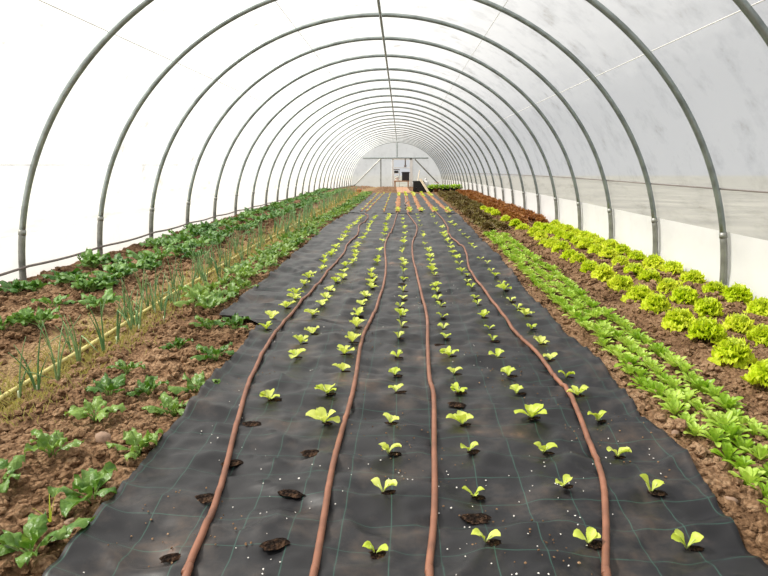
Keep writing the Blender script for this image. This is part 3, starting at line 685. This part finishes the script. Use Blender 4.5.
# ------------------------------------------------------------------ stones, crumbs, weeds
ICO_V = []; g = (1+5**.5)/2
for a, b in ((-1, g), (1, g), (-1, -g), (1, -g)): ICO_V += [(a, b, 0)]
for a, b in ((-1, g), (1, g), (-1, -g), (1, -g)): ICO_V += [(0, a, b)]
for a, b in ((g, -1), (g, 1), (-g, -1), (-g, 1)): ICO_V += [(a, 0, b)]
ICO_F = [(0,11,5),(0,5,1),(0,1,7),(0,7,10),(0,10,11),(1,5,9),(5,11,4),(11,10,2),(10,7,6),(7,1,8),(3,9,4),(3,4,2),(3,2,6),(3,6,8),(3,8,9),(4,9,5),(2,4,11),(6,2,10),(8,6,7),(9,8,1)]
rc = random.Random(11)
def crumb(mb, x, y, z, s):
    th = rc.uniform(0, 6.28); c, sn = math.cos(th), math.sin(th); fx, fy, fz = rc.uniform(.7, 1.3), rc.uniform(.7, 1.2), rc.uniform(.55, .95)
    vs = []
    for v in ICO_V:
        k = s/1.9*rc.uniform(.75, 1.2)
        X, Y, Z = v[0]*k*fx, v[1]*k*fy, v[2]*k*fz
        vs.append((x + X*c - Y*sn, y + X*sn + Y*c, z + Z))
    mb.add(vs, ICO_F)
for nm, cnt, rng in (('left', 9000, 0), ('right', 7500, 1)):
    mb = MB(); k = 0
    while k < cnt:
        y = 1.35*math.exp(rc.random()*math.log(16/1.35))
        l, r = fab_left(y), fab_right(y)
        if rng == 0: x = rc.uniform(max(cx(y)-3.15, -1.15*y-.6), l-.012)
        else: x = rc.uniform(r+.012, min(cx(y)+3.1, 1.0*y+.6))
        if rng == 0 and -2.3 < x < -1.85 and rc.random() < .65: continue
        if (rng == 0 and x > l) or (rng == 1 and x < r): continue
        s = .006 + .026*rc.random()**3.4 + .0012*y
        crumb(mb, x, y, soil_z(x, y) + s*.25, s); k += 1
    tag(link('soil_crumbs', mb.mesh('soil_crumbs', M_clod, smooth=False)), 'loose brown soil crumbs on the beds %s of the fabric' % nm, 'soil', None, 'stuff')
SL = ['rounded brown stone in the soil left of the fabric', 'pale stone at the left fabric edge', 'large clod at the right fabric edge, nearest the camera', None]
def stone(x, y, s, label, fl=.7, m=M_stone):
    mb = MB(); n = 10; rows = []
    sd = rc.uniform(0, 50)
    for i in range(9):
        a = -math.pi/2 + math.pi*i/8
        row = []
        for j in range(n+1):
            b = 2*math.pi*(j % n)/n; d = Vector((math.cos(a)*math.cos(b), math.cos(a)*math.sin(b), math.sin(a)))
            k = s*(1 + .28*noise.noise(d*1.6 + Vector((sd, 0, 0))))
            row.append((d.x*k*1.15, d.y*k*.9, d.z*k*fl))
        rows.append(row)
    mb.grid(rows)
    tag(link('stone', mb.mesh('stone', m), None, (x, y, soil_z(x, y, False)+s*fl*.45), (0, 0, rc.uniform(0, 6))), label, 'stone', 'stones in the beds')
stone(-1.23, 2.29, .035, 'smooth reddish stone in the soil between two spinach plants')
stone(-1.04, 1.70, .024, 'pale stone tucked against the left fabric edge')
stone(1.10, 1.92, .022, 'pale flat stone beside the right fabric edge', .5)
stone(1.08, 1.63, .045, 'big brown clod at the right fabric edge, nearest the front', .8, M_clod)
stone(1.14, 1.86, .030, 'round brown clod between fabric and salad rosettes', .8, M_clod)
stone(1.19, 1.80, .024, 'small brown clod nearest the front salad rosettes', .8, M_clod)
stone(1.13, 2.42, .020, 'small rust coloured stone below the salad rosettes')
stone(.93, 2.03, .020, 'lone brown clod lying on the fabric by a seedling')

mb = MB()
for k in range(420):
    y = 1.4*math.exp(rc.random()**1.3*math.log(7/1.4)); x = rc.uniform(-.9, 1.0)
    if noise.noise(Vector((x*2, y*1.3, 3.))) < .05: continue
    crumb(mb, x, y, wrinkle(x, y)+.006, rc.uniform(.0015, .0035))
tag(link('perlite_crumbs', mb.mesh('perlite_crumbs', M_perl, smooth=False)), 'tiny white crumbs scattered on the black fabric', 'crumbs', None, 'stuff')
mb = MB()
for k in range(1500):
    y = 1.5*math.exp(rc.random()*math.log(8/1.5)); x = rc.uniform(-.95, 1.05)
    if noise.noise(Vector((x*2.2+7, y*1.1, 9.))) < .18: continue
    crumb(mb, x, y, wrinkle(x, y)+.006, rc.uniform(.002, .0045))
tag(link('spilled_soil', mb.mesh('spilled_soil', M_clod, smooth=False)), 'small brown soil crumbs spilled on the black fabric', 'soil', None, 'stuff')
mb = MB()
for k in range(9000):
    y = 2.4*math.exp(rc.random()*math.log(26/2.4)); x = interp(PIPE, y) + rc.gauss(.03, .13)
    h = rc.uniform(.015, .05)*(1 + .04*y); a = rc.uniform(0, 6.28); z = soil_z(x, y)
    w = .0014 + .0006*y; dx, dy = math.cos(a), math.sin(a); ln = rc.uniform(.2, 1.1)*h
    mb.add([(x-dy*w, y+dx*w, z-.004), (x+dy*w, y-dx*w, z-.004), (x+dx*ln*.5, y+dy*ln*.5, z+h*.7), (x+dx*ln, y+dy*ln, z+h)], [(0, 1, 2), (0, 2, 3)])
tag(link('dry_weeds', mb.mesh('dry_weeds', M_weed)), 'thin yellowish weeds and straw around the yellow pipe', 'weeds', None, 'stuff')
# a thin grass tuft by the near spinach
mb = MB()
for k, (a, h) in enumerate(((.3, .16), (2.0, .10), (3.5, .08), (5.0, .07))):
    leaf(mb, a, 1.4-.15*k, .4, h, .0045, lambda t: 1-.9*t, 8, 1, .2)
tag(link('grass_tuft', mb.mesh('grass_tuft', M_seed), None, (-1.12, 1.72, soil_z(-1.12, 1.72))), 'thin upright grass tuft between the two front spinach plants', 'grass')

# ------------------------------------------------------------------ clutter at the far end
def rooted(name, label, cat, loc, rz=0, group=None):
    return tag(link(name, None, None, loc, (0, 0, rz)), label, cat, group)
zf = lambda y: drop(y)
w = rooted('wooden_walkway', 'reddish timber walkway leading to the far doorway', 'walkway', (-.05, 25.0, zf(25)))
for k in range(26):
    yy = k*.55; mb = MB(); mb.box(-.30-.01*k, .26-.005*k, yy, yy+.48, drop(25+yy)-zf(25)-.03, drop(25+yy)-zf(25)+.035)
    bev(link('board', mb.mesh('board', M_timber, smooth=False), w), .008)
zb_ = zf(40)
b = rooted('wooden_bench', 'brown timber bench standing in front of the far doorway', 'bench', (-.25, 40.6, zb_))
mb = MB(); mb.box(-.52, .48, -.3, .3, .36, .43); bev(link('bench_top', mb.mesh('bench_top', M_timber, smooth=False), b))
for sx in (-.46, .40):
    for sy in (-.24, .22):
        mb = MB(); mb.box(sx-.04, sx+.04, sy-.04, sy+.04, -.03, .36); link('leg', mb.mesh('leg', M_timber, smooth=False), b)
k = rooted('black_crate', 'large black crate on the bench in the doorway', 'crate', (-.02, 40.6, zb_+.43))
mb = MB(); mb.box(-.24, .24, -.2, .2, 0, .52); bev(link('crate_body', mb.mesh('crate_body', M_blackp, smooth=False), k), .02)
mb = MB(); mb.box(-.27, .27, -.23, .23, .50, .56); bev(link('rim', mb.mesh('rim', M_blackp, smooth=False), k), .01)
def pail(x, y, z, r, h, m, label, cat, nm):
    p = rooted(nm, label, cat, (x, y, z))
    mb = MB(); prof = [(r*.75, 0), (r*.8, h*.1), (r, h), (r*1.08, h), (r*1.08, h*.92)]
    rows = [[(rr*math.cos(2*math.pi*i/16), rr*math.sin(2*math.pi*i/16), zz) for i in range(17)] for rr, zz in [(0.001, 0)]+prof]
    mb.grid(rows); link('pail_body', mb.mesh(nm, m), p)
    mb = MB(); mb.tube([(r*math.cos(a), .0, h+r*.9*math.sin(a)) for a in [math.pi*i/10 for i in range(11)]], .008, 6); link('handle', mb.mesh('handle', M_steel), p)
    return p
pail(-.58, 40.5, zb_+.43, .12, .22, M_white, 'white bucket on the left of the doorway bench', 'bucket', 'bucket')
k = rooted('tool_box', 'small dark box on top of the post shelf left of the doorway', 'box', (-.62, 41.4, zb_+.90))
mb = MB(); mb.box(-.16, .12, -.1, .1, 0, .15); bev(link('box_body', mb.mesh('box_body', M_blackp, smooth=False), k), .01)
mb = MB(); mb.tube([(-.08, 0, .15), (-.08, 0, .20), (.04, 0, .20), (.04, 0, .15)], .01, 6); link('handle', mb.mesh('handle', M_blackp, smooth=False), k)
k = rooted('shelf_stand', 'narrow white shelf stand at the left side of the doorway', 'shelf', (-.62, 41.4, zb_))
mb = MB(); mb.box(-.2, .2, -.14, .14, .86, .90); mb2 = MB(); mb2.box(-.2, .2, -.14, .14, 1.10, 1.16)
link('shelf_board', mb.mesh('shelf_board', M_whitew, smooth=False), k); link('shelf_board', mb2.mesh('shelf_board', M_cable, smooth=False), k)
for sx in (-.18, .18):
    mb = MB(); mb.box(sx-.02, sx+.02, -.02, .02, -.03, 1.14); link('upright', mb.mesh('upright', M_whitew, smooth=False), k)

Yc = 27.0; zc = zf(Yc)
def crate(x, y, z, wx, wy, h, label, m=M_blackp):
    c = rooted('plastic_crate', label, 'crate', (x, y, z), 0, 'black crates at the far end')
    mb = MB(); t = .02
    for q in ((-wx, wx, -wy, -wy+t), (-wx, wx, wy-t, wy), (-wx, -wx+t, -wy, wy), (wx-t, wx, -wy, wy)): mb.box(*q, 0, h)
    mb.box(-wx, wx, -wy, wy, 0, t); link('crate_shell', mb.mesh('crate_shell', m, smooth=False), c)
    mb = MB()
    for q in ((-wx-.015, wx+.015, -wy-.015, -wy+.005), (-wx-.015, wx+.015, wy-.005, wy+.015), (-wx-.015, -wx+.005, -wy, wy), (wx-.005, wx+.015, -wy, wy)): mb.box(*q, h-.03, h+.01)
    link('rim', mb.mesh('rim', m, smooth=False), c)
    return c
crate(.72, Yc, zc, .26, .2, .20, 'lower wide black crate beside the leaning plank')
crate(.56, Yc+.45, zc, .24, .2, .46, 'tall black crate behind the lower crate and the plank')
p = rooted('leaning_plank', 'pale plank leaning on the black crates at the far end', 'plank', (.95, 26.35, zf(26.3)))
mb = MB(); P0, P1 = Vector((.02, -.1, .0)), Vector((-.33, .45, .56))
d = (P1-P0); M = Matrix.Translation((P0+P1)/2) @ d.to_track_quat('Z', 'Y').to_matrix().to_4x4()
mb.box(-.055, .055, -.018, .018, -d.length/2, d.length/2, M); bev(link('plank_board', mb.mesh('plank_board', M_plank, smooth=False), p), .005)
s_ = rooted('white_sack', 'small white sack lying behind the black crates', 'sack', (.88, Yc+.75, zc))
mb = MB(); rows = []
for i in range(9):
    a = -math.pi/2 + math.pi*i/8
    rows.append([(.17*math.cos(a)**.6*math.cos(b) if math.cos(a) > 0 else 0, .13*math.cos(a)**.6*math.sin(b) if math.cos(a) > 0 else 0, .24 + .24*math.sin(a)) for b in [2*math.pi*j/14 for j in range(15)]])
mb.grid(rows); link('sack_body', mb.mesh('sack_body', M_white), s_)
mb = MB(); mb.tube([(0, 0, .46), (0, 0, .52), (.02, 0, .56)], lambda t: .03+.03*t, 8); link('tied_neck', mb.mesh('tied_neck', M_white), s_)
mb = MB(); mb.tube([(.46, 28.3, zf(28.3)), (.66, 30.5, zf(30)+.95)], .02, 6)
tag(link('leaning_pole', mb.mesh('leaning_pole', M_plank)), 'pale thin pole leaning near the doorway', 'pole')

def potted(x, y, r, lab, flower=False):
    p = rooted('potted_plant', lab, 'plant', (x, y, soil_z(x, y, False)), 0, 'potted plants at the far end')
    mb = MB(); rows = [[(q*math.cos(2*math.pi*i/14), q*math.sin(2*math.pi*i/14), zz) for i in range(15)] for q, zz in ((.001, 0), (r*.55, 0), (r*.75, r*1.0), (r*.85, r*1.0), (r*.85, r*1.15), (r*.7, r*1.15), (.001, r*1.05))]
    mb.grid(rows); link('pot', mb.mesh('pot', M_terr if flower else M_blackp), p)
    mb = MB(); rr = random.Random(int(x*1000))
    for k in range(26):
        leaf(mb, k*2.4, .3+1.1*k/26, .9, r*1.5, r*.34, P_spoon, 5, 2, .2, .01, 1.5, k, .01, r*1.05)
    link('leaves', mb.mesh('leaves', M_mache), p)
    if flower:
        mb = MB()
        for k in range(9):
            a = k*2.4; q = r*.8*math.sqrt(k/9)
            for j in range(6):
                leaf(mb, j*1.047, .3, .2, .045, .02, P_spoon, 3, 1, .1, r0=0, z0=0)
                for v in range(len(mb.v)-12, len(mb.v)): mb.v[v] = (mb.v[v][0]+q*math.cos(a), mb.v[v][1]+q*math.sin(a), mb.v[v][2]+r*2.5)
        link('flowers', mb.mesh('flowers', M_petal), p)
for i, (x, y) in enumerate([(1.08, 26.6), (1.32, 26.9), (1.56, 26.7), (1.80, 27.0), (2.04, 26.8), (2.28, 27.1)]):
    potted(x, y, .16, ('red flowering potted plant, ' if i == 1 else 'green potted plant, ') + '%s along from the crates at the far end' % nth(i+1), i == 1)
pail(-1.95, 25.6, soil_z(-1.95, 25.6, False)-.01, .12, .2, M_orange, 'pale orange bucket at the far end of the onion row', 'bucket', 'bucket')

# ------------------------------------------------------------------ light, sky, camera
w = bpy.data.worlds.new('overcast'); scene.world = w; w.use_nodes = True; nt = w.node_tree; nt.nodes.clear()
o_ = nt.nodes.new('ShaderNodeOutputWorld'); bg = nt.nodes.new('ShaderNodeBackground')
tc = nt.nodes.new('ShaderNodeTexCoord'); sp_ = nt.nodes.new('ShaderNodeSeparateXYZ'); L(nt, tc.outputs['Generated'], sp_.inputs[0])
r = ramp(nt, sp_.outputs['Z'], [(.0, (.93, .95, .98)), (.5, (1., 1., 1.))]); L(nt, r.outputs['Color'], bg.inputs['Color'])
bg.inputs['Strength'].default_value = .62; L(nt, bg.outputs[0], o_.inputs[0])
sun = bpy.data.lights.new('sun', 'SUN'); sun.energy = 7.2; sun.angle = R(8); sun.color = (1., .95, .87)
so = bpy.data.objects.new('sun', sun); C.objects.link(so)
so.rotation_euler = Vector((.80, -.06, -1.0)).to_track_quat('-Z', 'Y').to_euler()

th = math.atan(123/612); psi = math.atan(22*math.cos(th)/612)
cam = bpy.data.cameras.new('camera'); co = bpy.data.objects.new('camera', cam); C.objects.link(co)
cam.sensor_width = 36; cam.lens = 612/768*36; cam.clip_end = 300; cam.clip_start = .05
co.location = (0, 0, 1.10); co.rotation_euler = (math.pi/2 - th, 0, psi)
scene.camera = co
scene.view_settings.view_transform = 'Standard'; scene.view_settings.look = 'None'
scene.view_settings.exposure = .17; scene.view_settings.gamma = 1; scene.view_settings.use_curve_mapping = False
scene.cycles.use_denoising = True; scene.cycles.diffuse_bounces = 5; scene.cycles.max_bounces = 10; scene.cycles.transparent_max_bounces = 12
scene.cycles.sample_clamp_indirect = 8
